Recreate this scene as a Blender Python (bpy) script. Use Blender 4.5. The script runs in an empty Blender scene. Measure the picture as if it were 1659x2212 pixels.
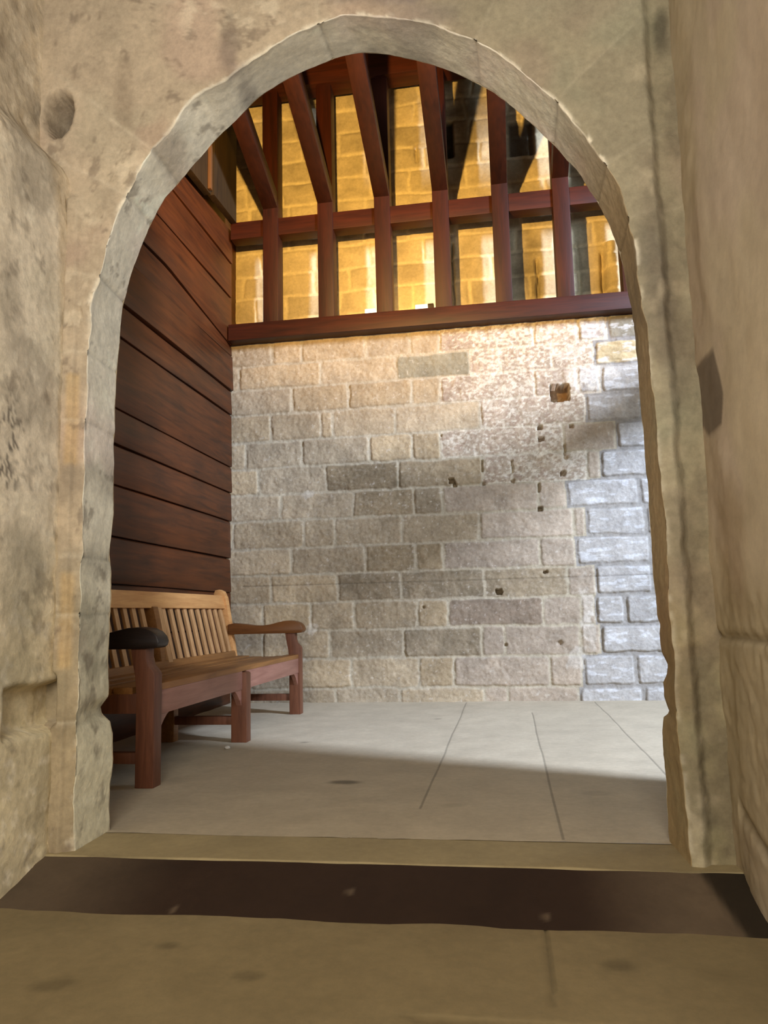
import bpy, bmesh, math, random
import numpy as np
from mathutils import Vector, Matrix, Euler

random.seed(7)
scene = bpy.context.scene
COL = scene.collection

# ------------------------------------------------------------------ helpers
def srgb(r, g, b):
    f = lambda c: (c / 255 / 12.92) if c / 255 <= .04045 else ((c / 255 + .055) / 1.055) ** 2.4
    return np.array([f(r), f(g), f(b)])

def _hash(ix, iy, iz, seed):
    h = (ix * 374761393 + iy * 668265263 + iz * 2147483647 + seed * 974711) & 0xFFFFFFFF
    h = ((h ^ (h >> 13)) * 1274126177) & 0xFFFFFFFF
    h = ((h ^ (h >> 16)) * 2246822519) & 0xFFFFFFFF
    return ((h ^ (h >> 15)) & 0xFFFF) / 65535.0

def vnoise(x, y, z, seed=0):
    x, y, z = np.broadcast_arrays(np.asarray(x, float), np.asarray(y, float), np.asarray(z, float))
    fx, fy, fz = np.floor(x), np.floor(y), np.floor(z)
    tx, ty, tz = x - fx, y - fy, z - fz
    ix, iy, iz = fx.astype(np.int64), fy.astype(np.int64), fz.astype(np.int64)
    sx, sy, sz = [t * t * (3 - 2 * t) for t in (tx, ty, tz)]
    out = 0
    for a in (0, 1):
        for b in (0, 1):
            for c in (0, 1):
                w = (sx if a else 1 - sx) * (sy if b else 1 - sy) * (sz if c else 1 - sz)
                out = out + w * _hash(ix + a, iy + b, iz + c, seed)
    return out * 2 - 1

def fbm(x, y, z, s, octs=4, seed=0, gain=.5):
    o = 0; a = 1.; t = 0
    for k in range(octs):
        o = o + a * vnoise(np.asarray(x) * s, np.asarray(y) * s, np.asarray(z) * s, seed + k * 17)
        t += a; a *= gain; s *= 2.07
    return o / t

def sstep(a, b, x):
    t = np.clip((x - a) / (b - a), 0, 1)
    return t * t * (3 - 2 * t)

def blob(u, v, cu, cv, ru, rv, soft=.5, warp=0.):
    d = np.sqrt(((u - cu) / ru) ** 2 + ((v - cv) / rv) ** 2) + warp
    return 1 - sstep(1 - soft, 1 + soft, d)

def boxm(u, v, u0, u1, v0, v1, s):
    return sstep(u0 - s, u0 + s, u) * (1 - sstep(u1 - s, u1 + s, u)) * sstep(v0 - s, v0 + s, v) * (1 - sstep(v1 - s, v1 + s, v))

def lerp3(a, b, t):
    return a + (b - a) * t[..., None]

def tag(o, label=None, cat=None, group=None, kind=None):
    for k, v in (('label', label), ('category', cat), ('group', group), ('kind', kind)):
        if v: o[k] = v
    return o

def grid_mesh(name, P, tint=None, mat=None, parent=None, smooth=True, flip=False):
    n, m, _ = P.shape
    me = bpy.data.meshes.new(name)
    idx = np.arange(n * m).reshape(n, m)
    q = np.stack([idx[:-1, :-1], idx[1:, :-1], idx[1:, 1:], idx[:-1, 1:]], -1).reshape(-1, 4)
    if flip: q = q[:, ::-1]
    nf = len(q)
    me.vertices.add(n * m); me.vertices.foreach_set('co', P.reshape(-1).astype(np.float32))
    me.loops.add(nf * 4); me.loops.foreach_set('vertex_index', q.reshape(-1).astype(np.int32))
    me.polygons.add(nf)
    me.polygons.foreach_set('loop_start', np.arange(0, nf * 4, 4, dtype=np.int32))
    me.polygons.foreach_set('loop_total', np.full(nf, 4, dtype=np.int32))
    me.polygons.foreach_set('use_smooth', np.full(nf, smooth, dtype=bool))
    if tint is not None:
        a = me.color_attributes.new('tint', 'FLOAT_COLOR', 'POINT')
        c = np.ones((n * m, 4), np.float32); c[:, :3] = tint.reshape(-1, 3)
        a.data.foreach_set('color', c.reshape(-1))
    me.update(calc_edges=True); me.validate()
    if mat: me.materials.append(mat)
    o = bpy.data.objects.new(name, me); COL.objects.link(o)
    if parent: o.parent = parent
    return o

def prism_bm(poly, axis, a, b, bev=.004, bm=None, taper=None):
    """extrude a 2D outline. axis 'y': outline in (x,z); axis 'x': outline in (y,z); axis 'z': outline in (x,y)"""
    own = bmesh.new()
    def pt(p, t):
        return {'y': (p[0], t, p[1]), 'x': (t, p[0], p[1]), 'z': (p[0], p[1], t)}[axis]
    va = [own.verts.new(pt(p, a)) for p in poly]
    f = own.faces.new(va)
    r = bmesh.ops.extrude_face_region(own, geom=[f])
    nv = [v for v in r['geom'] if isinstance(v, bmesh.types.BMVert)]
    d = Vector(pt((0, 0), b)) - Vector(pt((0, 0), a))
    bmesh.ops.translate(own, verts=nv, vec=d)
    bmesh.ops.recalc_face_normals(own, faces=own.faces)
    if bev > 0:
        es = [e for e in own.edges if len(e.link_faces) == 2 and e.calc_face_angle(0) > .5]
        bmesh.ops.bevel(own, geom=es, offset=bev, segments=2, profile=.6, affect='EDGES', clamp_overlap=True)
    if bm is None: return own
    me = bpy.data.meshes.new('tmp'); own.to_mesh(me); own.free(); bm.from_mesh(me); bpy.data.meshes.remove(me)
    return bm

def box_bm(x0, x1, y0, y1, z0, z1, bev=.004, bm=None):
    return prism_bm([(x0, z0), (x1, z0), (x1, z1), (x0, z1)], 'y', y0, y1, bev, bm)

def wonky(bm, amp=.003, s=3., seed=0):
    if not bm.verts: return bm
    c = np.array([v.co[:] for v in bm.verts])
    d = [fbm(c[:, 0], c[:, 1], c[:, 2], s, 2, seed + k * 31) * amp for k in range(3)]
    for i, v in enumerate(bm.verts): v.co += Vector((d[0][i], d[1][i], d[2][i]))
    return bm

def obj(name, bm, mat, parent=None, smooth=True):
    me = bpy.data.meshes.new(name); bm.to_mesh(me); bm.free()
    me.materials.append(mat)
    if smooth:
        me.polygons.foreach_set('use_smooth', [True] * len(me.polygons))
        me.set_sharp_from_angle(angle=math.radians(38))
    o = bpy.data.objects.new(name, me); COL.objects.link(o)
    if parent:
        o.parent = parent
        o.matrix_parent_inverse = Matrix.Translation(-parent.location)
    return o

def empty(name, loc, label, cat, group=None):
    o = bpy.data.objects.new(name, None); COL.objects.link(o); o.location = loc; o.empty_display_size = .1
    return tag(o, label, cat, group)

# ------------------------------------------------------------------ materials
def new_mat(name):
    m = bpy.data.materials.new(name); m.use_nodes = True
    nt = m.node_tree; nt.nodes.clear()
    o = nt.nodes.new('ShaderNodeOutputMaterial'); b = nt.nodes.new('ShaderNodeBsdfPrincipled')
    nt.links.new(b.outputs[0], o.inputs[0])
    return m, nt, b

def N(nt, typ, **kw):
    n = nt.nodes.new(typ)
    for k, v in kw.items():
        if k.startswith('i_'):
            key = k[2:]; key = int(key) if key.isdigit() else key.replace('_', ' ')
            n.inputs[key].default_value = v
        else: setattr(n, k, v)
    return n

def stone_mat(name, grain=60., pit=.5, bump=.35, contrast=.35, fleck=None, rough=.92):
    m, nt, b = new_mat(name); L = nt.links.new
    tc = N(nt, 'ShaderNodeTexCoord')
    at = N(nt, 'ShaderNodeAttribute', attribute_name='tint')
    n1 = N(nt, 'ShaderNodeTexNoise', i_Scale=grain, i_Detail=8., i_Roughness=.7)
    n2 = N(nt, 'ShaderNodeTexNoise', i_Scale=grain * .16, i_Detail=5., i_Roughness=.6)
    L(tc.outputs['Object'], n1.inputs['Vector']); L(tc.outputs['Object'], n2.inputs['Vector'])
    mr = N(nt, 'ShaderNodeMapRange'); mr.inputs[1].default_value = .25; mr.inputs[2].default_value = .75
    mr.inputs[3].default_value = 1 - contrast; mr.inputs[4].default_value = 1 + contrast
    L(n1.outputs['Fac'], mr.inputs[0])
    mr2 = N(nt, 'ShaderNodeMapRange'); mr2.inputs[1].default_value = .3; mr2.inputs[2].default_value = .7
    mr2.inputs[3].default_value = 1 - contrast * .6; mr2.inputs[4].default_value = 1 + contrast * .6
    L(n2.outputs['Fac'], mr2.inputs[0])
    mm = N(nt, 'ShaderNodeMath', operation='MULTIPLY'); L(mr.outputs[0], mm.inputs[0]); L(mr2.outputs[0], mm.inputs[1])
    vm = N(nt, 'ShaderNodeVectorMath', operation='SCALE'); L(at.outputs['Color'], vm.inputs[0]); L(mm.outputs[0], vm.inputs['Scale'])
    L(vm.outputs[0], b.inputs['Base Color'])
    v = N(nt, 'ShaderNodeTexVoronoi', i_Scale=grain * .55); L(tc.outputs['Object'], v.inputs['Vector'])
    add = N(nt, 'ShaderNodeMath', operation='MULTIPLY_ADD'); L(v.outputs['Distance'], add.inputs[0]); add.inputs[1].default_value = pit
    L(n1.outputs['Fac'], add.inputs[2])
    bp = N(nt, 'ShaderNodeBump', i_Strength=bump, i_Distance=.012); L(add.outputs[0], bp.inputs['Height'])
    L(bp.outputs[0], b.inputs['Normal'])
    b.inputs['Roughness'].default_value = rough; b.inputs['Specular IOR Level'].default_value = .2
    return m

def wood_mat(name, c1, c2, axis='Y', scale=1., rough=.55, spec=.3, streak=None, bump=.15):
    m, nt, b = new_mat(name); L = nt.links.new
    tc = N(nt, 'ShaderNodeTexCoord')
    mp = N(nt, 'ShaderNodeMapping'); L(tc.outputs['Object'], mp.inputs['Vector'])
    s = [14 * scale] * 3; s['XYZ'.index(axis)] = 1.1 * scale; mp.inputs['Scale'].default_value = s
    n1 = N(nt, 'ShaderNodeTexNoise', i_Scale=2.2, i_Detail=7., i_Roughness=.65, i_Distortion=.6); L(mp.outputs[0], n1.inputs['Vector'])
    n2 = N(nt, 'ShaderNodeTexNoise', i_Scale=1.7, i_Detail=4.); L(tc.outputs['Object'], n2.inputs['Vector'])
    ad = N(nt, 'ShaderNodeMath', operation='MULTIPLY_ADD'); L(n1.outputs['Fac'], ad.inputs[0]); ad.inputs[1].default_value = .6
    ml = N(nt, 'ShaderNodeMath', operation='MULTIPLY'); L(n2.outputs['Fac'], ml.inputs[0]); ml.inputs[1].default_value = .4
    L(ml.outputs[0], ad.inputs[2])
    cr = N(nt, 'ShaderNodeValToRGB'); L(ad.outputs[0], cr.inputs[0])
    cr.color_ramp.elements[0].position = .32; cr.color_ramp.elements[0].color = (*c1, 1)
    cr.color_ramp.elements[1].position = .68; cr.color_ramp.elements[1].color = (*c2, 1)
    L(cr.outputs[0], b.inputs['Base Color'])
    bp = N(nt, 'ShaderNodeBump', i_Strength=bump, i_Distance=.006); L(n1.outputs['Fac'], bp.inputs['Height']); L(bp.outputs[0], b.inputs['Normal'])
    b.inputs['Roughness'].default_value = rough; b.inputs['Specular IOR Level'].default_value = spec
    return m

def plain_mat(name, c, rough=.7, emit=None, strength=0):
    m, nt, b = new_mat(name); L = nt.links.new
    tc = N(nt, 'ShaderNodeTexCoord'); n = N(nt, 'ShaderNodeTexNoise', i_Scale=40.); L(tc.outputs['Object'], n.inputs['Vector'])
    cr = N(nt, 'ShaderNodeValToRGB'); L(n.outputs['Fac'], cr.inputs[0])
    cr.color_ramp.elements[0].color = (*[x * .85 for x in c], 1); cr.color_ramp.elements[1].color = (*c, 1)
    L(cr.outputs[0], b.inputs['Base Color']); b.inputs['Roughness'].default_value = rough
    if emit: b.inputs['Emission Color'].default_value = (*emit, 1); b.inputs['Emission Strength'].default_value = strength
    return m

M_WALL = stone_mat('ashlar_stone', 55., .6, .4, .20)
M_UP = stone_mat('upper_ashlar_stone', 40., .5, .35, .18)
M_ARCH = stone_mat('arch_limestone', 48., .7, .36, .20)
M_PLASTER = stone_mat('smooth_plaster', 30., .25, .12, .10)
M_FLOOR = stone_mat('flagstone', 35., .2, .10, .12, rough=.75)
M_PLANK = wood_mat('red_brown_plank', srgb(38, 19, 8), srgb(98, 50, 20), 'Y', .8, .45, .35, bump=.2)
M_BEAM_X = wood_mat('beam_stain_long', srgb(35, 13, 5), srgb(74, 30, 12), 'X', 1., .5)
M_BEAM_Z = wood_mat('beam_stain_post', srgb(31, 11, 4), srgb(64, 24, 9), 'Z', 1., .5)
M_BEAM_Y = wood_mat('beam_stain_rafter', srgb(32, 13, 7), srgb(60, 28, 15), 'Y', 1., .5)
M_DARK = wood_mat('dark_board', srgb(34, 24, 12), srgb(66, 48, 24), 'Z', .8, .6)
M_BATTEN = wood_mat('pale_batten', srgb(84, 54, 28), srgb(112, 76, 42), 'Z', 1., .6)
M_BENCH_Y = wood_mat('bench_teak_long', srgb(120, 72, 40), srgb(176, 120, 74), 'Y', 1.4, .5)
M_BENCH_Z = wood_mat('bench_teak_upright', srgb(78, 44, 29), srgb(124, 78, 54), 'Z', 1.4, .5)
M_SLAT = wood_mat('bench_teak_slat', srgb(160, 116, 72), srgb(214, 168, 116), 'Z', 1.4, .55)
M_RAIL = wood_mat('bench_teak_rail', srgb(184, 126, 72), srgb(228, 174, 110), 'Y', 1.2, .5)
M_SEAT = wood_mat('bench_teak_seat', srgb(110, 70, 34), srgb(160, 110, 58), 'Y', 1.2, .45)
M_APRON = wood_mat('bench_teak_apron', srgb(122, 80, 66), srgb(168, 122, 104), 'Y', 1.2, .45)
M_ARM = wood_mat('bench_dark_arm', srgb(78, 46, 22), srgb(126, 78, 36), 'X', 1.2, .4)
M_ARMD = wood_mat('bench_black_arm', srgb(20, 13, 9), srgb(44, 32, 26), 'X', 1.2, .4)  # near armrest, much darker than the far one
M_LAMP = plain_mat('white_lamp', (.9, .88, .82), .5, (1., .93, .8), 1.6)
M_LAMPCASE = plain_mat('lamp_bracket', (.05, .03, .02), .6)

# ------------------------------------------------------------------ camera
CAMH = .66
cam_d = bpy.data.cameras.new('camera'); cam = bpy.data.objects.new('camera', cam_d); COL.objects.link(cam)
cam_d.sensor_fit = 'HORIZONTAL'; cam_d.sensor_width = 36; cam_d.lens = 36 * 1655. / 1659; cam_d.clip_start = .02
yaw, pit, rol = .1533, .132, -.0243
fw = Vector((-math.sin(yaw) * math.cos(pit), math.cos(yaw) * math.cos(pit), math.sin(pit)))
rt = Vector((math.cos(yaw), math.sin(yaw), 0)); up = rt.cross(fw)
Rr = rt * math.cos(rol) + up * math.sin(rol); Uu = -rt * math.sin(rol) + up * math.cos(rol)
cam.matrix_world = Matrix(((Rr.x, Uu.x, -fw.x, 0), (Rr.y, Uu.y, -fw.y, 0), (Rr.z, Uu.z, -fw.z, CAMH), (0, 0, 0, 1)))
scene.camera = cam

# ------------------------------------------------------------------ back wall of dressed blocks
YB = 5.85
CZ = [2.905, 2.70, 2.50, 2.285, 2.06, 1.843, 1.625, 1.413, 1.195, .98, .76, .549, .329, .106, -.03]
JX = [[-1.799, -1.548, -1.019, -.666, -.43, .306, .637, .865], [-2.084, -1.393, -.776, -.191, .04, .44, .751],
      [-1.631, -1.163, -.654, -.432, .292, .62, .79], [-1.808, -1.393, -1.297, -.799, -.129, .667],
      [-2.023, -1.557, -1.008, -.667, -.441, .292, .493, .877], [-1.913, -1.363, -.782, -.13, .091, .652, .753],
      [-1.734, -1.144, -.663, -.439, .287, .491], [-2.132, -1.545, -1.294, -.765, -.169, .53, .617],
      [-1.648, -1.055, -.664, -.456, .27, .529], [-1.821, -1.277, -.783, -.149, .457, .658],
      [-1.887, -1.494, -1.15, -.66, -.428, .276, .548, .645, .859], [-1.881, -1.353, -.772, -.183, -.022, .536, .675],
      [-1.655, -1.181, -.662, -.399, .302, .534], [-1.308, -.81, -.182, -.011]]
QX = [.72, .751, .70, .667, .70, .75, .491, .617, .529, .658, .70, .675, .534, .534]   # where the pale quoins begin
def build_back_wall():
    xs = np.arange(-2.2, 1.62, .0072); zs = np.arange(-.03, 2.905, .0072)
    U, V = np.meshgrid(xs, zs, indexing='ij')
    u = U + .007 * vnoise(U * 5, V * 5, 0, 3) + .004 * vnoise(U * 21, V * 21, 0, 4)
    v = V + .006 * vnoise(U * 4, V * 9, 5, 5) + .004 * vnoise(U * 19, V * 19, 5, 6)
    cz = np.array(CZ); row = np.clip(len(cz) - 1 - np.searchsorted(cz[::-1], v, side='right'), 0, 13)
    top = cz[row]; bot = cz[row + 1]
    rng = np.random.RandomState(11)
    h = np.zeros_like(U); col = np.zeros(U.shape + (3,)); D = np.zeros_like(U); quo = np.zeros_like(U)
    lime = np.zeros_like(U); dark = np.zeros_like(U)
    T = lambda *a: srgb(*a)
    for r in range(14):
        js = [-2.6] + sorted(JX[r])
        while js[-1] < 1.7: js.append(js[-1] + rng.uniform(.34, .58))
        js = np.array(js); m = row == r
        k = np.clip(np.searchsorted(js, u[m]) - 1, 0, len(js) - 2)
        a = js[k]; b = js[k + 1]; c = (a + b) / 2
        q = (c > QX[r]).astype(float)
        quo[m] = q
        mw = .007 + .008 * q + .004 * (vnoise(u[m] * 9, v[m] * 9, 1, 8) > .2)
        du = np.minimum(u[m] - a, b - u[m]) - mw; dv = np.minimum(v[m] - bot[m], top[m] - v[m]) - mw * .85
        rr = .02
        d = np.where((du < rr) & (dv < rr), rr - np.sqrt(np.clip(rr - du, 0, None) ** 2 + np.clip(rr - dv, 0, None) ** 2), np.minimum(du, dv))
        D[m] = d
        n = len(js) - 1
        off = rng.uniform(-.004, .005, n); tone = rng.uniform(-1, 1, n); hue = rng.uniform(-1, 1, n)
        cc = (js[:-1] + js[1:]) / 2; zc = (cz[r] + cz[r + 1]) / 2
        base = np.array([T(184, 164, 133) * (1 + .12 * t) * (1 + np.array([.03, 0, -.06]) * w) for t, w in zip(tone, hue)])
        for i, x in enumerate(cc):
            if x > QX[r]: base[i] = T(184, 178, 170) * (1 + .12 * tone[i])
            elif x > -.45: base[i] = T(184, 166, 144) * (1 + .10 * tone[i])
            if -1.3 < x < -.1 and .3 < zc < 1.75 and x < QX[r]: base[i] *= .80 + .12 * tone[i]
            if r == 10 and -.2 < x < .0: base[i] = T(150, 132, 112)
            if r == 8 and -.5 < x < .3: base[i] *= .9
        wl = np.array([1. if (x > -.44 and x < .8 and zc > 1.65 and hue[i] > -.55) else .15 for i, x in enumerate(cc)])
        if r == 1: wl[(cc > -.8) & (cc < -.15)] = 0; base[(cc > -.8) & (cc < -.15)] = T(150, 142, 120)
        lime[m] = wl[k]; col[m] = base[k]
        h[m] = off[k]
    # yellow patched stone, grey new stone, ochre stone
    col = lerp3(col, np.broadcast_to(srgb(198, 178, 138), col.shape), ((row == 1) & (u > .751)).astype(float))
    col = lerp3(col, np.broadcast_to(srgb(150, 142, 124), col.shape), ((row == 0) & (u > .865)).astype(float))
    col = lerp3(col, np.broadcast_to(srgb(166, 148, 120), col.shape), ((row == 9) & (u > -.149) & (u < .457)).astype(float))
    lime = lime * (1 - ((row == 1) & (u > .751))) * (1 - ((row == 0) & (u > .865)))
    block = sstep(-.002, .010, D)
    fine = fbm(U, V, 0, 42, 3, 21); mid = fbm(U, V, 0, 9, 3, 22); big = fbm(U, V, 0, 2.2, 3, 23)
    ero = np.clip(fbm(U, V, 3, 14, 4, 31) - .05, 0, 1)
    mort = lerp3(np.broadcast_to(srgb(184, 170, 144), col.shape), np.broadcast_to(srgb(152, 147, 141), col.shape), quo)
    mort = lerp3(mort, np.broadcast_to(srgb(214, 202, 180), col.shape), np.clip(lime, 0, 1) * .8)
    col = col * (1 + .16 * mid + .10 * big)[..., None]
    col = lerp3(mort * (1 + .10 * fine)[..., None], col, block)
    # dark sooty bloom in the lower middle
    st = blob(U, V, -.75, 1.28, .85, .50, .6, .35 * mid) * .20 + blob(U, V, -.55, .55, .7, .35, .7, .4 * mid) * .16
    st += blob(U, V, -.95, 1.72, .28, .14, .5, .3 * mid) * .18 
    st *= (.6 + .4 * block)
    col = col * (1 - st)[..., None]
    # limewash remains
    fl = sstep(.02, .22, fbm(U, V * 1.5, 7, 44, 5, 41, .62) + .25 * big) * lime
    col = lerp3(col, np.broadcast_to(srgb(232, 222, 202), col.shape), fl * .6)
    pk = sstep(.0, .3, fbm(U, V * 1.6, 9, 40, 4, 47)) * lime * (1 - fl)
    col = lerp3(col, np.broadcast_to(srgb(150, 120, 104), col.shape), pk * .38)
    fw_ = sstep(.12, .3, fbm(U * .6, V * 2.2, 4, 20, 4, 43)) * quo * block
    col = lerp3(col, np.broadcast_to(srgb(240, 240, 240), col.shape), fw_ * .4)
    sp = sstep(.46, .62, fbm(U, V, 4, 45, 3, 44)) * (1 - quo) * .7
    col = lerp3(col, np.broadcast_to(srgb(222, 212, 196), col.shape), sp * .6)
    # white mortar smears beside the quoins
    for (cu, cv, ru, rv) in ((.60, .70, .05, .16), (.60, .50, .05, .12), (.50, .30, .06, .08), (.72, 2.42, .2, .1), (.55, 2.62, .12, .05), (-1.51, 1.61, .04, .04), (-1.49, .55, .05, .04)):
        w = blob(U, V, cu, cv, ru, rv, .22, 1.1 * fbm(U, V, 2, 24, 4, 51))
        col = lerp3(col, np.broadcast_to(srgb(236, 228, 214), col.shape), w * .3)
    # relief
    depth = block * (.006 +   .007 * quo) + h * block + .0035 * fine * (1 - .3 * quo) + .004 * mid + .010 * big * .6 - .012 * ero * block * (.5 + .8 * lime)
    yel = ((row == 1) & (u > .751)).astype(float); depth += yel * (.012 * fbm(U * .5, V * 2.5, 1, 24, 3, 61))
    # incised line across the wall
    ln = np.exp(-((V - (.897 + .004 * vnoise(U * 2, 0, 0, 71))) / .0045) ** 2) * (U > -2.05)
    depth -= .004 * ln; col = col * (1 - .35 * ln)[..., None]
    # holes
    wob = .004 * vnoise(U * 60, V * 60, 0, 81)
    holes = [(.412, .552, 2.240, 2.372, .16), (-.392, -.352, 1.645, 1.685, .10), (-.362, -.335, 1.615, 1.655, .06), (.302, .338, 2.027, 2.057, .10), (.302, .345, 1.938, 1.966, .08),
             (.535, .567, 2.026, 2.050, .05), (.455, .490, 1.662, 1.696, .10), (.274, .306, 1.398, 1.432, .10), (-.068, -.022, .780, .825, .09), (.288, .318, .930, .948, .07),
             (.360, .398, .398, .432, .02), (-.137, -.126, 1.725, 1.815, .05), (.090, .102, 1.705, 1.802, .05), (.08, .108, 1.628, 1.652, .05), (.487, .500, 1.815, 1.902, .04), (.28, .297, 1.545, 1.612, .05),
             (.485, .515, 1.79, 1.81, .03), (-.443, -.430, 2.022, 2.036, .05), (-.625, -.612, .69, .71, .04), (-.14, -.115, 1.62, 1.64, .03), (-.02, .0, .40, .42, .03)]
    for (a, b, c, d, dp) in holes:
        depth -= dp * boxm(U + wob, V + wob, a, b, c, d, .0035)
    big_h = boxm(U, V, .412, .552, 2.24, 2.372, .004)
    col = lerp3(col, np.broadcast_to(srgb(150, 110, 60), col.shape), big_h * (.35 + .45 * sstep(.45, .52, U)))
    col = col * .86
    P = np.stack([U, YB - depth, V], -1)
    return tag(grid_mesh('wall_back', P, np.clip(col, .01, .95), M_WALL), kind='structure')
build_back_wall()

# top of the lower wall, behind the sill beam
bm = box_bm(-2.3, 1.62, YB + .03, 6.10, 2.80, 2.90, .004); tag(obj('trim_1', bm, M_LAMPCASE), kind='structure')

# ------------------------------------------------------------------ set back upper wall
YU = 6.06
def build_upper_wall():
    xs = np.arange(-2.4, 1.8, .011); zs = np.arange(2.75, 5.6, .011)
    U, V = np.meshgrid(xs, zs, indexing='ij')
    u = U + .015 * vnoise(U * 5, V * 5, 0, 103) + .006 * vnoise(U * 20, V * 20, 0, 104)
    v = V + .014 * vnoise(U * 4, V * 6, 5, 105)
    rowh = .205; r = np.floor((v - 2.75) / rowh).astype(int); fv = (v - 2.75) - r * rowh
    rng = np.random.RandomState(5)
    D = np.zeros_like(U); col = np.zeros(U.shape + (3,)); off = np.zeros_like(U)
    for k in range(r.min(), r.max() + 1):
        m = r == k
        js = [-2.7 - rng.uniform(0, .3)]
        while js[-1] < 2.1: js.append(js[-1] + rng.uniform(.26, .52))
        js = np.array(js); i = np.clip(np.searchsorted(js, u[m]) - 1, 0, len(js) - 2)
        du = np.minimum(u[m] - js[i], js[i + 1] - u[m]) - .010; dv = np.minimum(fv[m], rowh - fv[m]) - .009
        D[m] = np.minimum(du, dv)
        tn = rng.uniform(-1, 1, len(js)); col[m] = (srgb(192, 176, 142)[None] * (1 + .14 * tn[i])[:, None]); off[m] = (rng.uniform(-.004, .006, len(js)))[i]
    b = sstep(-.003, .012, D); mid = fbm(U, V, 0, 8, 4, 111); fine = fbm(U, V, 0, 30, 3, 112); big = fbm(U, V, 0, 2, 3, 113)
    col = lerp3(np.broadcast_to(srgb(214, 198, 160), col.shape), col * (1 + .25 * mid + .1 * big)[..., None], b)
    dep = b * .008 + off * b + .004 * fine + .006 * mid
    # dark recessed blocks, grooves and the worn pilaster
    bk = boxm(U, V, .20, .40, 4.42, 4.72, .012); col = lerp3(col, np.broadcast_to(srgb(84, 76, 66), col.shape), bk * .85); dep -= .05 * bk
    bk = boxm(U, V, -.33, -.265, 4.47, 4.80, .01); col = lerp3(col, np.broadcast_to(srgb(50, 44, 40), col.shape), bk * .9); dep -= .06 * bk
    sm = blob(U, V, -.12, 4.72, .22, .30, .6, .5 * mid); col = col * (1 - .45 * sm)[..., None]  # rafter shadow painted into the stone as a soft dark smudge
    for (a, bb, c, d, dp) in ((.362, .385, 3.1, 3.5, .05), (-.59, -.575, 4.46, 4.62, .05), (-.60, -.47, 4.60, 4.618, .03), (.70, .712, 3.0, 3.6, .02), (-.318, -.298, 3.0, 3.7, .05), (-.40, -.388, 3.05, 3.45, .03), (.875, .905, 3.1, 3.5, .05)):
        dep -= dp * boxm(U + .008 * vnoise(U * 9, V * 9, 2, 118), V, a, bb, c, d, .006)
    ws = blob(U, V, .30, 3.40, .11, .30, .5, .5 * mid); col = col * (1 - .40 * ws)[..., None]
    pil = boxm(U, V, .915, 1.045, 2.7, 3.58, .012); dep += .07 * pil * np.sqrt(np.clip(1 - ((U - .98) / .075) ** 2, .05, 1))
    dep -= .02 * np.exp(-((V - 3.47) / .008) ** 2) * pil
    return tag(grid_mesh('wall_upper', np.stack([U, YU - dep, V], -1), np.clip(col, .01, .95), M_UP), kind='structure')
build_upper_wall()

# ------------------------------------------------------------------ timber plank wall on the left
def build_plank_wall():
    seams = [-.02, .30, .575, .858, 1.125, 1.42, 1.652, 1.862, 2.295, 2.497, 2.795, (3.01, 2.885), 3.30, 3.60, (3.80, 3.90)]
    bm = bmesh.new(); rng = random.Random(3)
    X0 = -2.15
    for i in range(len(seams) - 1):
        a = seams[i]; b = seams[i + 1]
        a0, a1 = a if isinstance(a, tuple) else (a, a); b0, b1 = b if isinstance(b, tuple) else (b, b)
        pr = rng.uniform(-.004, .004); lip = .006 + rng.random() * .006
        yend = 5.84
        if i == 9: pr += .012; yend = 5.84
        gap = .0035
        ys = np.linspace(2.40, yend, 36)
        rowv = []
        for y in ys:
            t = np.clip((y - 4.6) / 1.25, 0, 1); z0 = a0 + (a1 - a0) * t + gap; z1 = b0 + (b1 - b0) * t - gap
            w = .006 * float(vnoise(y * 1.3, i * 3.7, 0, 9)); wz = .005 * float(vnoise(y * 1.1, i * 2.1, 4, 10))
            x = X0 + pr + w
            prof = [(-2.19, z0), (x + lip - .004, z0 + wz), (x + lip, z0 + .006 + wz), (x + lip * .5, (z0 + z1) / 2), (x + .001, z1 - .008 + wz), (x - .006, z1 + wz), (-2.19, z1)]
            rowv.append([bm.verts.new((px, y, pz)) for px, pz in prof])
        for q in range(len(rowv) - 1):
            for k in range(6): bm.faces.new((rowv[q][k], rowv[q][k + 1], rowv[q + 1][k + 1], rowv[q + 1][k]))
        bm.faces.new(rowv[-1]); bm.faces.new(rowv[0][::-1])
    box_bm(-2.24, -2.185, 2.38, 6.3, -.02, 5.62, 0, bm)
    bmesh.ops.recalc_face_normals(bm, faces=bm.faces)
    return tag(obj('wall_left', bm, M_PLANK), kind='structure')
build_plank_wall()
# plank whose end runs out over the stone corner
# boarded panel above the planks
pn = empty('boarded_panel', (-2.1, 5.3, 3.9), 'dark vertical boarding above the plank wall with a thin pale batten', 'wooden panel')
def panel_poly(y0, y1, z1=5.45):
    zb = lambda y: 3.90 + .06 * (y - 5.8)
    return [(y0, zb(y0)), (y1, zb(y1)), (y1, z1), (y0, z1)]
obj('board', prism_bm(panel_poly(5.23, 5.72), 'x', -2.115, -2.06, .003), M_DARK, pn)
obj('board', prism_bm(panel_poly(4.70, 5.225), 'x', -2.14, -2.085, .003), M_DARK, pn)
obj('board', prism_bm(panel_poly(4.15, 4.695), 'x', -2.14, -2.085, .003), M_DARK, pn)
obj('board', prism_bm(panel_poly(2.45, 4.145), 'x', -2.14, -2.085, .003), M_DARK, pn)
tag(obj('batten', box_bm(-2.083, -2.058, 5.150, 5.185, 3.875, 5.2, .002), M_BATTEN, pn), label='thin pale wooden batten')

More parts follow.
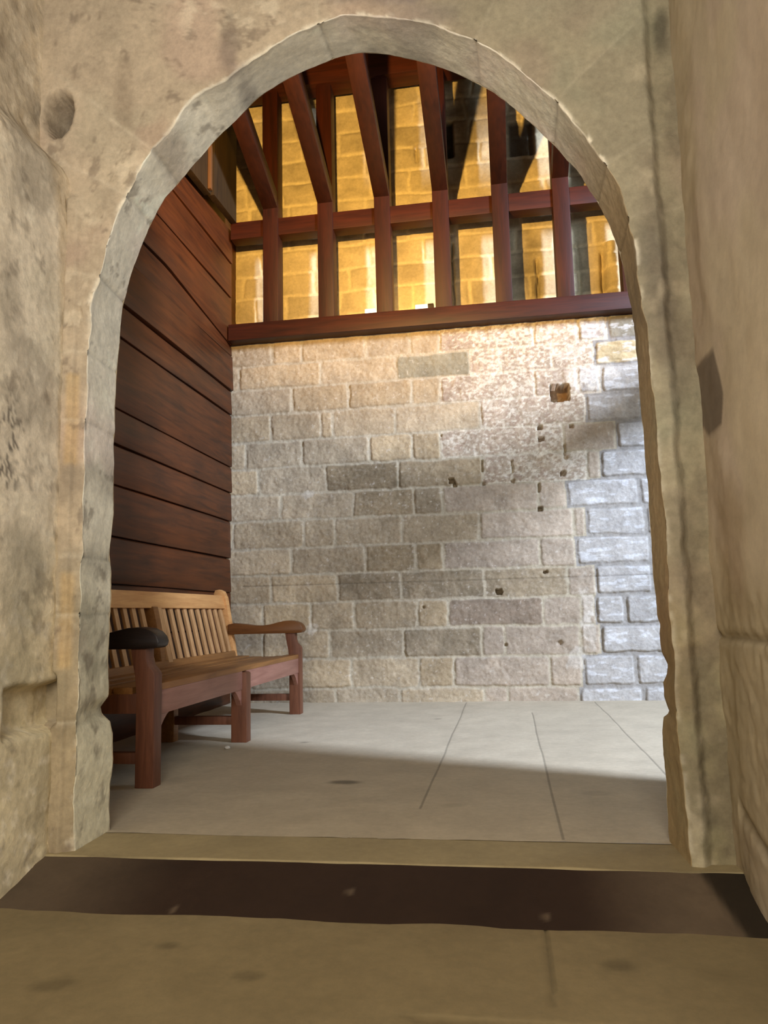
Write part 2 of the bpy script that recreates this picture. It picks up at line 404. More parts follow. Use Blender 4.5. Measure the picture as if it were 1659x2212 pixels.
# ------------------------------------------------------------------ floor
def build_floor():
    xj = [-.315, .137, .6]; base = list(np.arange(-2.2, 1.9, .014))
    for j in xj: base = [b for b in base if abs(b - j) > .008] + [j - .006, j - .0025, j + .0025, j + .006]
    xs = np.array(sorted(base)); ys = np.concatenate([np.arange(2.345, 3.4, .012), np.arange(3.4, 5.9, .02)])
    U, V = np.meshgrid(xs, ys, indexing='ij')
    big = fbm(U, V, 0, 1.6, 4, 201); mid = fbm(U, V, 0, 7, 3, 202)
    col = srgb(185, 171, 146)[None, None] * (1 + .10 * big + .06 * mid)[..., None]
    slab = np.digitize(U, xj); col = col * (1 + np.array([.0, .02, -.02, .01])[slab])[..., None]
    z = .0025 * mid + .003 * big
    for j, y0, y1 in ((-.315, 2.7, 5.8), (.137, 2.36, 5.2), (.6, 3.0, 5.8)):
        g = (np.abs(U - j) < .004) * (V > y0) * (V < y1)
        z = z - .0004 * g; col = col * (1 - .38 * g)[..., None]
    for cx, cy, rx, ry, s in ((-.66, 3.09, .065, .035, .6), (-1.07, 4.03, .025, .02, .4), (-.45, 4.9, .03, .03, .3), (-.2, 2.75, .04, .03, .15), (.3, 2.95, .05, .03, .12)):
        col = col * (1 - s * blob(U, V, cx, cy, rx, ry, .4, .4 * mid))[..., None]
    P = np.stack([U + .004 * vnoise(V * 3, 0, 0, 9), V, z], -1)
    tag(grid_mesh('floor', P, np.clip(col, .01, .9), M_FLOOR, flip=False), kind='structure')
build_floor()

def slab_mesh(name, xs, ys, zf, colf, mat):
    U, V = np.meshgrid(xs, ys, indexing='ij'); return grid_mesh(name, np.stack([U, V, zf(U, V)], -1), np.clip(colf(U, V), .005, .9), mat)

# pale step slab in the arch, dark sloping threshold and lower floor
def step_z(U, V): return .002 * fbm(U, V, 0, 8, 3, 301) + np.where(V > 2.352, -.006, 0) - .055 * (1 - sstep(2.105, 2.122, V + .006 * vnoise(U * 7, 0, 0, 3)))
def step_c(U, V): return srgb(160, 144, 108)[None, None] * (1 + .12 * fbm(U, V, 0, 4, 4, 302) - .10 * sstep(.1, .35, U))[..., None] * (1 - .5 * (1 - sstep(2.112, 2.124, V)))[..., None]  # front drop painted darker to stand for shade below the edge
o = slab_mesh('doorway_step', np.arange(-1.40, .60, .012), np.concatenate([np.arange(2.09, 2.135, .004), np.arange(2.135, 2.365, .012)]), step_z, step_c, M_FLOOR)
tag(o, 'low pale stone step slab lying between the two arch jambs', 'step')
def th_z(U, V): return -.003 - .056 * (2.115 - V) / .215 + .002 * fbm(U, V, 0, 6, 3, 311)
def th_c(U, V):
    e = np.maximum(1 - sstep(-1.34, -.85, U), sstep(.12, .42, U)); e2 = np.digitize(U, [-.86, -.42, .0]) % 2
    c = lerp3(np.broadcast_to(srgb(48, 34, 25), U.shape + (3,)), np.broadcast_to(srgb(92, 78, 62), U.shape + (3,)), np.clip(e, 0, 1)) * (1 + .08 * e2 + .14 * fbm(U, V, 0, 9, 3, 312))[..., None]
    c = lerp3(c, np.broadcast_to(srgb(44, 36, 26), c.shape), sstep(-.012, .012, U - .452 - .17 * (2.115 - V)))  # shaded gap beside the right wall, painted on as a dark strip
    for cx, cy in ((-.85, 1.91), (.06, 1.93), (-.42, 2.0)): c = lerp3(c, np.broadcast_to(srgb(150, 130, 105), c.shape), blob(U, V, cx, cy, .008, .014, .5) * .25)
    return c
o = slab_mesh('threshold_slab', np.arange(-1.40, .58, .012), np.arange(1.885, 2.118, .008), th_z, th_c, M_FLOOR)
tag(o, 'dark brown sloping threshold strip running across the foreground below the step', 'threshold')
def lf_z(U, V):
    z = -.062 + .003 * fbm(U, V, 0, 5, 3, 321); return z - .005 * (np.abs(U - .06) < .004) * (V > 1.55) - .005 * (np.abs(V - 1.47) < .004) * (U > -.2)
def lf_c(U, V):
    c = srgb(130, 115, 84)[None, None] * (1 + .14 * fbm(U, V, 0, 2.2, 4, 322) + .08 * fbm(U, V, 0, 9, 3, 323))[..., None]
    g = np.maximum((np.abs(U - .06) < .006) * (V > 1.6), (np.abs(V - 1.47) < .006) * (U > -.25) * .5); c = c * (1 - .22 * g)[..., None]
    for cx, cy, r in ((.19, 1.72, .035), (-.78, 1.72, .025), (-.93, 1.52, .04), (-.55, 1.6, .03), (.1, 1.4, .04)): c = c * (1 - .3 * blob(U, V, cx, cy, r, r * .7, .5, .4 * fbm(U, V, 0, 20, 2, 5)))[..., None]
    return c
xs = np.array(sorted(list(np.arange(-1.42, .64, .016)) + [.056, .064])); ys = np.arange(-1.6, 2.17, .012)
tag(slab_mesh('floor_lower', xs, ys, lf_z, lf_c, M_FLOOR), kind='structure')

# ------------------------------------------------------------------ arched wall
INNER = [(-1.273, 0.0), (-1.272, 0.143), (-1.267, 0.195), (-1.266, 0.301), (-1.277, 0.337), (-1.306, 0.359), (-1.313, 0.381), (-1.287, 0.418), (-1.291, 0.57), (-1.286, 0.641), (-1.285, 0.824), (-1.292, 0.877), (-1.283, 1.01), (-1.287, 1.282), (-1.283, 1.505), (-1.274, 1.628), (-1.249, 1.803), (-1.182, 1.99), (-1.119, 2.12), (-1.078, 2.156), (-0.962, 2.285), (-0.859, 2.38), (-0.771, 2.458), (-0.671, 2.511), (-0.571, 2.547), (-0.48, 2.571), (-0.407, 2.576), (-0.327, 2.559), (-0.248, 2.53), (-0.113, 2.468), (-0.005, 2.395), (0.07, 2.331), (0.132, 2.262), (0.207, 2.17), (0.262, 2.096), (0.31, 2.012), (0.352, 1.928), (0.387, 1.828), (0.403, 1.76), (0.417, 1.649), (0.427, 1.571), (0.431, 1.478), (0.434, 1.377), (0.434, 1.247), (0.438, 1.089), (0.438, 0.886), (0.437, 0.744), (0.439, 0.636), (0.447, 0.609), (0.444, 0.558), (0.445, 0.526), (0.459, 0.492), (0.455, 0.468), (0.442, 0.444), (0.444, 0.405), (0.455, 0.358), (0.437, 0.347), (0.432, 0.3), (0.432, 0.228), (0.43, 0.112), (0.431, 0.015)]
OUTER = [(-1.269, 0.001), (-1.268, 0.286), (-1.269, 0.645), (-1.269, 0.836), (-1.267, 1.27), (-1.265, 1.485), (-1.263, 1.53), (-1.262, 1.661), (-1.227, 1.764), (-1.193, 1.906), (-1.125, 2.05), (-1.073, 2.143), (-1.003, 2.227), (-0.922, 2.33), (-0.806, 2.378), (-0.699, 2.444), (-0.587, 2.5), (-0.515, 2.524), (-0.42, 2.54), (-0.336, 2.524), (-0.25, 2.502), (-0.161, 2.472), (-0.06, 2.416), (0.007, 2.369), (0.071, 2.315), (0.134, 2.246), (0.202, 2.172), (0.251, 2.1), (0.307, 2.005), (0.35, 1.926), (0.375, 1.875), (0.389, 1.807), (0.403, 1.729), (0.411, 1.653), (0.415, 1.503), (0.43, 1.446), (0.427, 1.308), (0.432, 1.128), (0.437, 0.907), (0.433, 0.799), (0.434, 0.693), (0.434, 0.355), (0.44, 0.163), (0.438, 0.004)]

YI, YO = 2.37, 2.15
AC = (-.42, 1.60)
def arch_samples(tab, n1, n2):
    T = np.array(tab); ap = int(np.argmax(T[:, 1])); Lf = T[:ap + 1]; Rt = T[ap:][::-1]
    zj = np.linspace(-.07, AC[1], n1)
    xl = np.interp(zj, Lf[:, 1], Lf[:, 0]); xr = np.interp(zj, Rt[:, 1], Rt[:, 0])
    up_ = T[T[:, 1] > 1.45]; an = np.arctan2(up_[:, 1] - AC[1], up_[:, 0] - AC[0]); rd = np.hypot(up_[:, 1] - AC[1], up_[:, 0] - AC[0])
    od = np.argsort(an); a = np.linspace(math.pi, 0, n2)[1:-1]; r = np.interp(a, an[od], rd[od])
    k = np.ones(7) / 7; rp = np.convolve(np.pad(r, 3, 'edge'), k, 'valid')
    r = .4 * r + .6 * rp
    xa = AC[0] + r * np.cos(a); za = AC[1] + r * np.sin(a)
    return np.stack([np.concatenate([xl, xa, xr[::-1]]), np.concatenate([zj, za, zj[::-1]])], -1)
def build_arch_wall():
    n1, n2 = 190, 330
    I = arch_samples(INNER, n1, n2); O = arch_samples(OUTER, n1, n2); n = len(I)
    # irregular arrises
    s = np.arange(n) * .0087
    for A_, sd, am in ((I, 401, .0035), (O, 402, .006)):
        A_[:, 0] += am * fbm(s, 0, 0, 14, 3, sd); A_[:, 1] += am * fbm(s, 5, 0, 14, 3, sd)
    # outer boundary on the front face and on the room side
    def bound(A_, xl, xr, zt):
        B = np.zeros_like(A_)
        for i, (x, z) in enumerate(A_):
            if i < n1: B[i] = (xl, z)
            elif i >= n - n1: B[i] = (xr, z)
            else:
                dx, dz = x - AC[0], z - AC[1]; ts = []
                if dx < -1e-6: ts.append((xl - AC[0]) / dx)
                if dx > 1e-6: ts.append((xr - AC[0]) / dx)
                if dz > 1e-6: ts.append((zt - AC[1]) / dz)
                t = min(ts); B[i] = (AC[0] + dx * t, AC[1] + dz * t)
        return B
    Bf = bound(O, -1.52, .62, 3.05)
    rows = []; kinds = []
    KR, KF = 26, 74
    for k in range(KR + 1):                       # reveal, room side to front
        t = k / KR; xy = I * (1 - t) + O * t
        rows.append(np.stack([xy[:, 0], np.full(n, YI + (YO - YI) * t), xy[:, 1]], -1)); kinds.append(np.full(n, -1 + t))
    for k in range(1, KF + 1):                    # front face
        t = (k / KF) ** 1.25; xy = O * (1 - t) + Bf * t
        rows.append(np.stack([xy[:, 0], np.full(n, YO), xy[:, 1]], -1)); kinds.append(np.full(n, t))
    P = np.stack(rows, 1); K = np.stack(kinds, 1)
    X, Yy, Z = P[..., 0], P[..., 1], P[..., 2]
    front = (K > 0).astype(float); rev = 1 - front
    big = fbm(X, Yy, Z, 2.6, 4, 411); mid = fbm(X, Yy, Z, 10, 4, 412); fine = fbm(X, Yy, Z, 38, 3, 413)
    left = 1 - sstep(-.7, -.1, X)
    lowr = sstep(.0, .3, X)
    # relief on front
    edge = np.abs(K)  # distance-ish to arris
    rough = .5 + .5 * left
    dy = front * (.006 * mid * (.5 + .5 * rough) + .010 * big * .6 + .0022 * fine)
    # rounded chipped arris
    chip = np.clip(fbm(X, Yy, Z, 22, 3, 415) + .12, 0, 1)
    dist = np.abs(X - O[:, 0][:, None]) + np.abs(Z - O[:, 1][:, None]) + np.abs(Yy - YO)
    arr = np.exp(-(dist / .016) ** 2)
    dy = dy + (.006 * arr + .014 * arr * chip * (.35 + .65 * left))
    hole_shade = blob(X, Z, -1.392, 2.325, .055, .078, .25, .25 * mid) * front  # shade inside the socket hole, painted as a darker stone colour
    # voussoir joints on the face and in the reveal
    ang = np.arctan2(Z - AC[1], X - AC[0]); seg = np.zeros_like(X)
    jl = [2.62, 2.42, 2.96, 1.66, 1.10, .72, .42, .20]; tone = np.zeros_like(X)
    arch_zone = sstep(1.55, 1.65, Z)
    for q, a in enumerate(jl):
        w = np.abs(ang - a + .02 * front * mid) * np.hypot(X - AC[0], Z - AC[1])
        seg = np.maximum(seg, np.exp(-(w / .006) ** 2) * arch_zone * np.where(K > 0, (K < .8) * .6, 1))
        tone = tone + (ang < a) * arch_zone * [(.10), (-.08), (.06), (-.12), (.08), (-.08), (.08), (-.05)][q]
    for q, zj in enumerate((.36, .68, .86, 1.28, 1.5)):
        for sd, lo, hi in ((-1, -2, -.6), (1, -.2, 2)):
            zz = zj + (.03 if sd > 0 else 0) + .008 * mid
            seg = np.maximum(seg, np.exp(-((Z - zz) / .006) ** 2) * (X > lo) * (X < hi) * (Z < 1.58) * (.8 if sd < 0 else .3))
            tone = tone + (Z > zz) * (X > lo) * (X < hi) * (1 - arch_zone) * [.05, -.05, .08, -.04, .03][q]
    dy = dy + seg * front * .006
    # right hand band set back beside the face, left hand moulding groove
    rb = sstep(.468, .502, X + .010 * mid) * front
    dy = dy + rb * (.030 + .014 * fbm(X, Yy, Z, 9, 4, 421) + .01 * mid)
    lg = front * boxm(X, Z, -1.345, -1.30, -1, 2.02, .006); dy = dy - lg * .012
    # socket hole high on the left
    hol = blob(X, Z, -1.392, 2.325, .050, .072, .2, .25 * mid) * front; dy = dy + .16 * hol
    pocket = front * boxm(X, Z, -1.50, -1.335, .36, .50, .012); dy = dy + pocket * .06
    dy = dy + front * left * .016 * np.clip(fbm(X, Yy, Z, 16, 5, 456, .6) - .08, 0, 1) * sstep(-.1, .3, fbm(X, Yy, Z, 3, 3, 454)) * 2
    Y2 = Yy + dy
    inward = rev * (.004 * mid + .0016 * fine + .005 * big) + rev * seg * .006
    nx = np.where(Z < AC[1], np.sign(X - AC[0]), np.cos(ang)); nz = np.where(Z < AC[1], 0, np.sin(ang))
    X2 = X + nx * inward * 1.; Z2 = Z + nz * inward
    # colour
    face_l = srgb(178, 162, 139); face_r = srgb(150, 141, 118); soff = srgb(236, 230, 212); soff_r = srgb(176, 156, 124)  # left paler, right darker: uneven light put into the stone colours
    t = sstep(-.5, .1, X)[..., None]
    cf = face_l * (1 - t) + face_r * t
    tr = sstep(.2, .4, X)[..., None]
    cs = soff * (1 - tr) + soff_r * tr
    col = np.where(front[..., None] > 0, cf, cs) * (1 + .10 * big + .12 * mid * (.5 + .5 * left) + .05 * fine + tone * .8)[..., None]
    # pink / grey / ochre bloom, dark scabs and pale bruises
    bl = sstep(.05, .4, fbm(X, Yy, Z, 3.2, 3, 431)); col = col * (1 + bl[..., None] * np.array([.03, -.03, .0]))
    gr = sstep(.1, .45, fbm(X, Yy, Z, 4.1, 3, 432)) * (.4 + .6 * lowr); col = lerp3(col, np.broadcast_to(srgb(140, 140, 118), col.shape), gr * .45)
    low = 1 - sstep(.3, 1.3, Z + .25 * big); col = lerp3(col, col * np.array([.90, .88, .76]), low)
    wh = np.exp(-(dist / .009) ** 2) * sstep(.0, .25, chip - .05); col = lerp3(col, np.broadcast_to(srgb(236, 226, 204), col.shape), np.clip(wh * 1.3, 0, 1) * (.25 + .5 * sstep(1.5, 1.7, Z)))
    for cx, cz, rx, rz, s_, c_ in ((-.80, 2.47, .03, .07, .5, (96, 84, 80)), (-.72, 2.40, .05, .03, .55, (104, 92, 104)), (-.60, 2.44, .05, .03, .5, (110, 100, 112)), (-1.16, 2.35, .035, .14, .35, (128, 112, 92)),
                                   (-1.06, 2.20, .06, .05, .35, (150, 120, 104)), (-.38, 2.60, .09, .03, .4, (128, 126, 122)), (-.2, 2.57, .12, .025, .45, (118, 110, 108)), (.35, 2.55, .25, .14, .25, (150, 138, 120)),
                                   (.46, 1.60, .045, .16, .45, (84, 80, 76)), (.50, 1.35, .04, .12, .3, (92, 84, 76)), (.53, 2.36, .02, .06, .6, (50, 46, 40)), (.46, .50, .04, .12, .35, (120, 96, 56)),
                                   (-1.30, .62, .06, .10, .35, (104, 100, 84)), (-1.29, .85, .06, .06, .3, (110, 106, 92)), (-1.31, 1.10, .05, .07, .45, (110, 98, 84)), (-1.33, .42, .08, .1, .35, (96, 88, 66)), (-.2, 2.50, .1, .04, .3, (120, 112, 112))):
        w = blob(X, Z, cx, cz, rx, rz, .6, .7 * fbm(X, Yy, Z, 14, 3, 441)); col = lerp3(col, np.broadcast_to(srgb(*c_), col.shape), w * s_)
    col = col * (1 - .45 * hole_shade)[..., None]
    och = front * boxm(X + .006 * mid, Z + .02 * mid, -1.325, -1.288, 1.14, 1.42, .010) + front * boxm(X + .006 * mid, Z + .02 * mid, -1.325, -1.288, .52, .80, .012); col = lerp3(col, np.broadcast_to(srgb(196, 164, 112), col.shape), och * .5)
    col = lerp3(col, np.broadcast_to(srgb(216, 204, 180), col.shape), (seg * front * (.16 + .30 * left)))
    col = col * (1 - .25 * seg * rev)[..., None]
    rbm = sstep(.40, .47, X) * front
    st = sstep(.02, .35, fbm(X, Yy, Z, 6.5, 4, 451)) * rbm; col = lerp3(col, np.broadcast_to(srgb(112, 100, 84), col.shape), st * .5)
    st = sstep(.1, .4, fbm(X, Yy, Z, 9, 4, 452)) * rbm; col = lerp3(col, np.broadcast_to(srgb(196, 182, 154), col.shape), st * .4)
    lf = front * left * sstep(.08, .3, fbm(X, Yy, Z, 20, 5, 453, .65)) * sstep(-.15, .25, fbm(X, Yy, Z, 3, 3, 454)); col = lerp3(col, np.broadcast_to(srgb(222, 208, 182), col.shape), lf * .45)
    dk = left * sstep(.22, .42, fbm(X, Yy, Z, 15, 5, 455, .65)); col = lerp3(col, np.broadcast_to(srgb(112, 98, 84), col.shape), dk * .5)
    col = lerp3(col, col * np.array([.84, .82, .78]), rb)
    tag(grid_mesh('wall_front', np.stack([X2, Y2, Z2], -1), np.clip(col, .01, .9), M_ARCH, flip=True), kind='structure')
    # room side of the same wall
    Bb = bound(I, -2.3, 1.76, 5.65); rw = [np.stack([(I * (1 - t) + Bb * t)[:, 0], np.full(n, YI + .002), (I * (1 - t) + Bb * t)[:, 1]], -1) for t in np.linspace(0, 1, 12)]
    Pb = np.stack(rw, 1); tag(grid_mesh('wall_front_room_side', Pb, np.broadcast_to(srgb(160, 146, 122), Pb.shape) * 1., M_ARCH), kind='structure')
build_arch_wall()

def build_side(side):
    ys = np.arange(-1.6, 2.22, .011) if side < 0 else np.arange(-1.6, 2.20, .012)
    ys = np.concatenate([np.arange(-1.6, 1.2, .05), np.arange(1.2, 2.215, .009)])
    zs = np.concatenate([np.arange(-.07, 3.0, .011)])
    V, Z = np.meshgrid(ys, zs, indexing='ij')
    big = fbm(V, Z, 0, 2.4, 4, 501 + side); mid = fbm(V, Z, 0, 9, 4, 503 + side); fine = fbm(V, Z, 0, 34, 3, 505 + side)
    if side < 0:
        x = -1.338 - .115 * sstep(2.05, 2.26, Z + .04 * mid) + .006 * mid + .010 * big + .002 * fine
        pk = boxm(V + .02 * mid, Z + .015 * mid, 1.925, 2.25, .355, .48, .014); x = x - .06 * pk
        
        jn = np.zeros_like(V)
        for zj in (.36, .90, 1.02, 1.45, 1.75, 2.05): jn = np.maximum(jn, np.exp(-((Z - zj - .02 * big - .01 * mid) / .007) ** 2))
        x = x - .0025 * jn - .020 * np.clip(fbm(V, Z, 6, 15, 5, 515, .62) - .06, 0, 1) * sstep(-.1, .3, fbm(V, Z, 6, 2.6, 3, 516)) * 1.6
        col = srgb(226, 212, 188) * (1 + .10 * big + .14 * mid + .05 * fine)[..., None]
        col = lerp3(col, np.broadcast_to(srgb(228, 216, 190), col.shape), sstep(.1, .5, fbm(V, Z, 4, 6, 4, 511)) * .5)
        col = lerp3(col, np.broadcast_to(srgb(150, 140, 124), col.shape), sstep(.1, .4, fbm(V, Z, 8, 3, 4, 512)) * .45)
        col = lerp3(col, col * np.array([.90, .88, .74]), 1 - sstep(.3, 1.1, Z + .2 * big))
        pf = sstep(.15, .38, fbm(V, Z, 2, 22, 5, 517, .65)); col = lerp3(col, np.broadcast_to(srgb(240, 230, 208), col.shape), pf * .4)
        pd = sstep(.18, .4, fbm(V, Z, 11, 15, 5, 518, .65)); col = lerp3(col, np.broadcast_to(srgb(120, 106, 90), col.shape), pd * .45)
        sc = sstep(.05, .25, fbm(V, Z * .7, 3, 48, 5, 513, .65)) * blob(V, Z, 1.87, 1.15, .10, .14, .6, .5 * mid); col = lerp3(col, np.broadcast_to(srgb(70, 62, 56), col.shape), sc * .8)
        st = blob(V, Z, 2.0, .78, .12, .14, .5, .6 * mid) * .35 + blob(V, Z, 1.95, .52, .1, .08, .6, .6 * mid) * .3; col = lerp3(col, np.broadcast_to(srgb(106, 104, 84), col.shape), st)
        st = blob(V, Z, 1.88, 1.52, .05, .12, .5, .5 * mid) * .3; col = lerp3(col, np.broadcast_to(srgb(120, 108, 94), col.shape), st)
        m = M_ARCH; nm = 'wall_passage_left'
    else:
        rg = 1 - sstep(.62, .82, Z + .12 * big); edge = sstep(1.96, 2.06, V + .05 * mid + .03 * big)
        x = .556 - .004 * mid * (.3 + edge + rg) - .008 * big + (.004 * mid + .003 * fine) * rg
        jn = np.exp(-((Z - .14 - .55 * (2.05 - V) * -.6 - .02 * mid) / .016) ** 2) * (V < 2.1) + np.exp(-((Z - .58 - .02 * mid) / .010) ** 2)
        x = x + .012 * np.clip(jn, 0, 1)
        col = srgb(194, 180, 156) * (1 + .07 * big + .05 * mid)[..., None]
        col = lerp3(col, np.broadcast_to(srgb(190, 172, 158), col.shape), sstep(.05, .4, fbm(V, Z, 4, 2.5, 3, 521)) * .5)
        col = lerp3(col, np.broadcast_to(srgb(146, 132, 96), col.shape), rg * .45)
        col = lerp3(col, col * np.array([.86, .84, .80]), edge)
        dp = np.full_like(V, 9.)
        poly = [(2.262, 1.20), (2.121, 1.107), (1.987, 1.106), (1.956, 1.181), (2.01, 1.319), (2.222, 1.325)]
        cxp, czp = 2.10, 1.21
        for q in range(6):
            (a0, b0), (a1, b1) = poly[q], poly[(q + 1) % 6]; nx_, nz_ = b1 - b0, -(a1 - a0); ln_ = math.hypot(nx_, nz_)
            dd = ((V - a0) * nx_ + (Z - b0) * nz_) / ln_; sg = 1 if ((cxp - a0) * nx_ + (czp - b0) * nz_) > 0 else -1
            dp = np.minimum(dp, dd * sg)
        dp = sstep(-.006, .010, dp + .008 * mid); col = lerp3(col, np.broadcast_to(srgb(104, 92, 80), col.shape), dp * .85)
        st = blob(V, Z, 1.98, .80, .10, .16, .5, .5 * mid) * .4; col = lerp3(col, np.broadcast_to(srgb(140, 116, 78), col.shape), st)
        col = col * (1 - .3 * np.clip(jn, 0, 1))[..., None]
        m = M_PLASTER; nm = 'wall_passage_right'
    tag(grid_mesh(nm, np.stack([x, V, Z], -1), np.clip(col, .01, .9), m, flip=side < 0), kind='structure')
build_side(-1); build_side(1)

tag(obj('ceiling_passage', box_bm(-1.6, .72, -1.6, 2.16, 2.98, 3.08, 0), M_PLASTER), kind='structure')
tag(obj('light_blocker_passage', box_bm(.62, .74, -1.6, 2.36, -.07, 5.65, 0), M_PLASTER), kind='structure')  # unseen box added to keep stray daylight out of the passage
# shell nobody sees straight on: right wall with its wide doorway to daylight, room ceiling
XR = 1.70
for k, (y0, y1, z0, z1) in enumerate(((2.376, 2.715, -.05, 5.6), (5.55, 6.3, -.05, 5.6), (2.715, 5.55, 4.7, 5.6), (2.715, 5.55, 2.35, 2.7))):
    tag(obj('wall_right', box_bm(XR, XR + .05, y0, y1, z0, z1, .01), M_PLASTER), kind='structure')
tag(obj('ceiling', box_bm(-2.4, 2.0, 2.3, 6.4, 5.62, 5.70, 0), M_DARK), kind='structure')

# ------------------------------------------------------------------ timber frame over the wall
tf = empty('timber_frame', (-.5, 5.75, 2.885), 'reddish brown timber frame of posts, rails and slanting rafters above the stone wall', 'timber frame')
obj('sill_beam', wonky(box_bm(-2.13, 1.60, 5.72, 5.87, 2.885, 3.022, .006), .004, 2, 1), M_BEAM_X, tf)
obj('middle_rail', wonky(box_bm(-2.12, 1.60, 5.745, 5.87, 3.767, 3.915, .006), .004, 2, 2), M_BEAM_X, tf)
obj('top_beam', wonky(box_bm(-2.05, 1.60, 5.70, 5.88, 5.04, 5.42, .008), .004, 2, 3), M_BEAM_X, tf)
PX = [-1.773, -1.312, -.842, -.374, .096, .563, 1.045]
for i, x in enumerate(PX):
    w = .064
    obj('post', wonky(box_bm(x - w, x + w, 5.727, 5.862, 3.0, 5.10, .005), .005, 2, 10 + i), M_BEAM_Z, tf)
for i, x in enumerate(PX):
    bm = prism_bm([(5.735, 3.99), (5.735, 4.125), (2.60, 5.255), (2.60, 5.12)], 'x', x - .062, x + .062, .005)
    obj('rafter', wonky(bm, .005, 2, 30 + i), M_BEAM_Y, tf)

# lamps lying on the sill
def lamp(x, w, label, bracket):
    e = empty('sill_lamp', (x, 5.80, 3.022), label, 'lamp', 'lamps on the timber sill')
    obj('lamp_body', box_bm(x - w / 2, x + w / 2, 5.775, 5.835, 3.022, 3.078, .004), M_LAMP, e)
    if bracket: obj('bracket', box_bm(x + w / 2 + .004, x + w / 2 + .05, 5.785, 5.83, 3.022, 3.085, .004), M_LAMPCASE, e)
lamp(-.965, .085, 'small white lamp on the sill touching the third post from the left', False)
lamp(-.555, .095, 'small white lamp with dark bracket on the sill midway between third and fourth posts', True)

# ------------------------------------------------------------------ bench
bn = empty('garden_bench', (-1.65, 4.1, 0), 'long slatted wooden garden bench against the plank wall, with curved armrests', 'bench')
FRY = [(2.945, 3.015), (4.02, 4.09), (5.155, 5.225)]
for i, (y0, y1) in enumerate(FRY):
    if i != 1:
        prof = [(-1.400, 0), (-1.400, .440), (-1.408, .455), (-1.428, .475), (-1.436, .50), (-1.437, .545), (-1.505, .548), (-1.498, .50), (-1.484, .43), (-1.478, .36), (-1.478, 0)]
    else:
        prof = [(-1.388, 0), (-1.388, .360), (-1.400, .368), (-1.475, .368), (-1.475, 0)]
    obj('front_leg', prism_bm(prof, 'y', y0, y1, .004), M_BENCH_Z, bn)
    rear = [(-1.80, 0), (-1.80, .25), (-1.868, .40), (-1.905, .63), (-1.935, .80), (-1.955, .842), (-1.985, .857), (-2.012, .852), (-2.022, .83), (-1.985, .66), (-1.938, .40), (-1.875, .24), (-1.875, 0)]
    if i == 1: rear = [(-1.80, 0), (-1.80, .25), (-1.868, .40), (-1.905, .63), (-1.928, .730), (-1.985, .735), (-1.97, .63), (-1.938, .40), (-1.875, .24), (-1.875, 0)]
    obj('back_post', prism_bm(rear, 'y', y0 + .005, y1 - .005, .004), (M_BENCH_Z, M_SEAT, M_RAIL)[i], bn)
    ym = (y0 + y1) / 2
    obj('stretcher', box_bm(-1.81, -1.47, ym - .02, ym + .02, .090, .134, .003), M_BENCH_Z, bn)
    obj('side_rail', box_bm(-1.86, -1.47, ym - .018, ym + .018, .285, .365, .003), M_BENCH_Z, bn)
# armrests with wavy top and rounded nose
def arm(y0, y1, mat, label):
    top = [(-1.915, .612), (-1.87, .620), (-1.796, .612), (-1.73, .602), (-1.665, .600), (-1.61, .606), (-1.556, .619), (-1.51, .628), (-1.469, .630), (-1.43, .624), (-1.400, .610), (-1.383, .592), (-1.376, .572), (-1.379, .555), (-1.392, .545)]
    prof = top + [(-1.44, .543), (-1.915, .543)]
    o = obj('armrest', prism_bm(prof, 'y', y0, y1, .010), mat, bn)
    if label: tag(o, label)
arm(2.925, 3.025, M_ARMD, 'black near armrest')
arm(5.145, 5.235, M_ARM, None)
# seat: front rail with shaped brackets, slats
bm = prism_bm([(3.012, .275), (4.022, .275), (4.022, .378), (3.012, .392)], 'x', -1.440, -1.412, .003); obj('front_rail', bm, M_APRON, bn)
bm = prism_bm([(4.088, .275), (5.158, .275), (5.158, .392), (4.088, .378)], 'x', -1.440, -1.412, .003); obj('front_rail', bm, M_APRON, bn)
for (ya, yb) in ((3.014, 3.13), (4.022, 3.91), (4.088, 4.20), (5.158, 5.05)):
    s = 1 if yb > ya else -1; L_ = abs(yb - ya)
    pts = [(ya, .277), (yb, .277)] + [(yb - s * L_ * t, .277 - .085 * (t ** 1.5)) for t in (.25, .5, .75, 1.)]
    pts[-1] = (ya, .19)
    obj('bracket', prism_bm(pts, 'x', -1.445, -1.417, .002), M_APRON, bn)
sx = np.linspace(-1.405, -1.865, 6)
for k in range(5):
    a, b = sx[k] - .004, sx[k + 1] + .004
    z0 = .400 + .012 * (1 if k == 0 else 0) * 0 - .004 * k * .0
    dip = [.0, -.010, -.014, -.012, -.004][k]
    obj('seat_slat', box_bm(b, a, 3.016 if k == 0 else 2.96, 5.150 if k == 0 else 5.21, .372 + dip, .400 + dip, .004), M_SEAT, bn)
# back: top rail, lower rail and upright slats
def backx(z): return -1.885 - (z - .42) * .245
def rail(name, z0, z1, th, mat, y0=3.0, y1=5.17):
    xa0, xa1 = backx(z0), backx(z1)
    bm = prism_bm([(xa0 + th * .5, z0), (xa1 + th * .5, z1), (xa1 - th * .5, z1), (xa0 - th * .5, z0)], 'y', y0, y1, .005); return obj(name, bm, mat, bn)
rail('top_rail', .722, .815, .045, M_RAIL)
rail('lower_rail', .392, .432, .040, M_SEAT)
ysl = [3.06 + .0975 * k for k in range(10)] + [4.205 + .1005 * k for k in range(10)]
for y in ysl:
    if 4.0 < y < 4.1 : continue
    w = .021; z0, z1 = .425, .730; th = .018
    bm = prism_bm([(backx(z0) + th * .5, z0), (backx(z1) + th * .5, z1), (backx(z1) - th * .5, z1), (backx(z0) - th * .5, z0)], 'y', y - w, y + w, .003)
    obj('back_slat', bm, M_SLAT, bn)
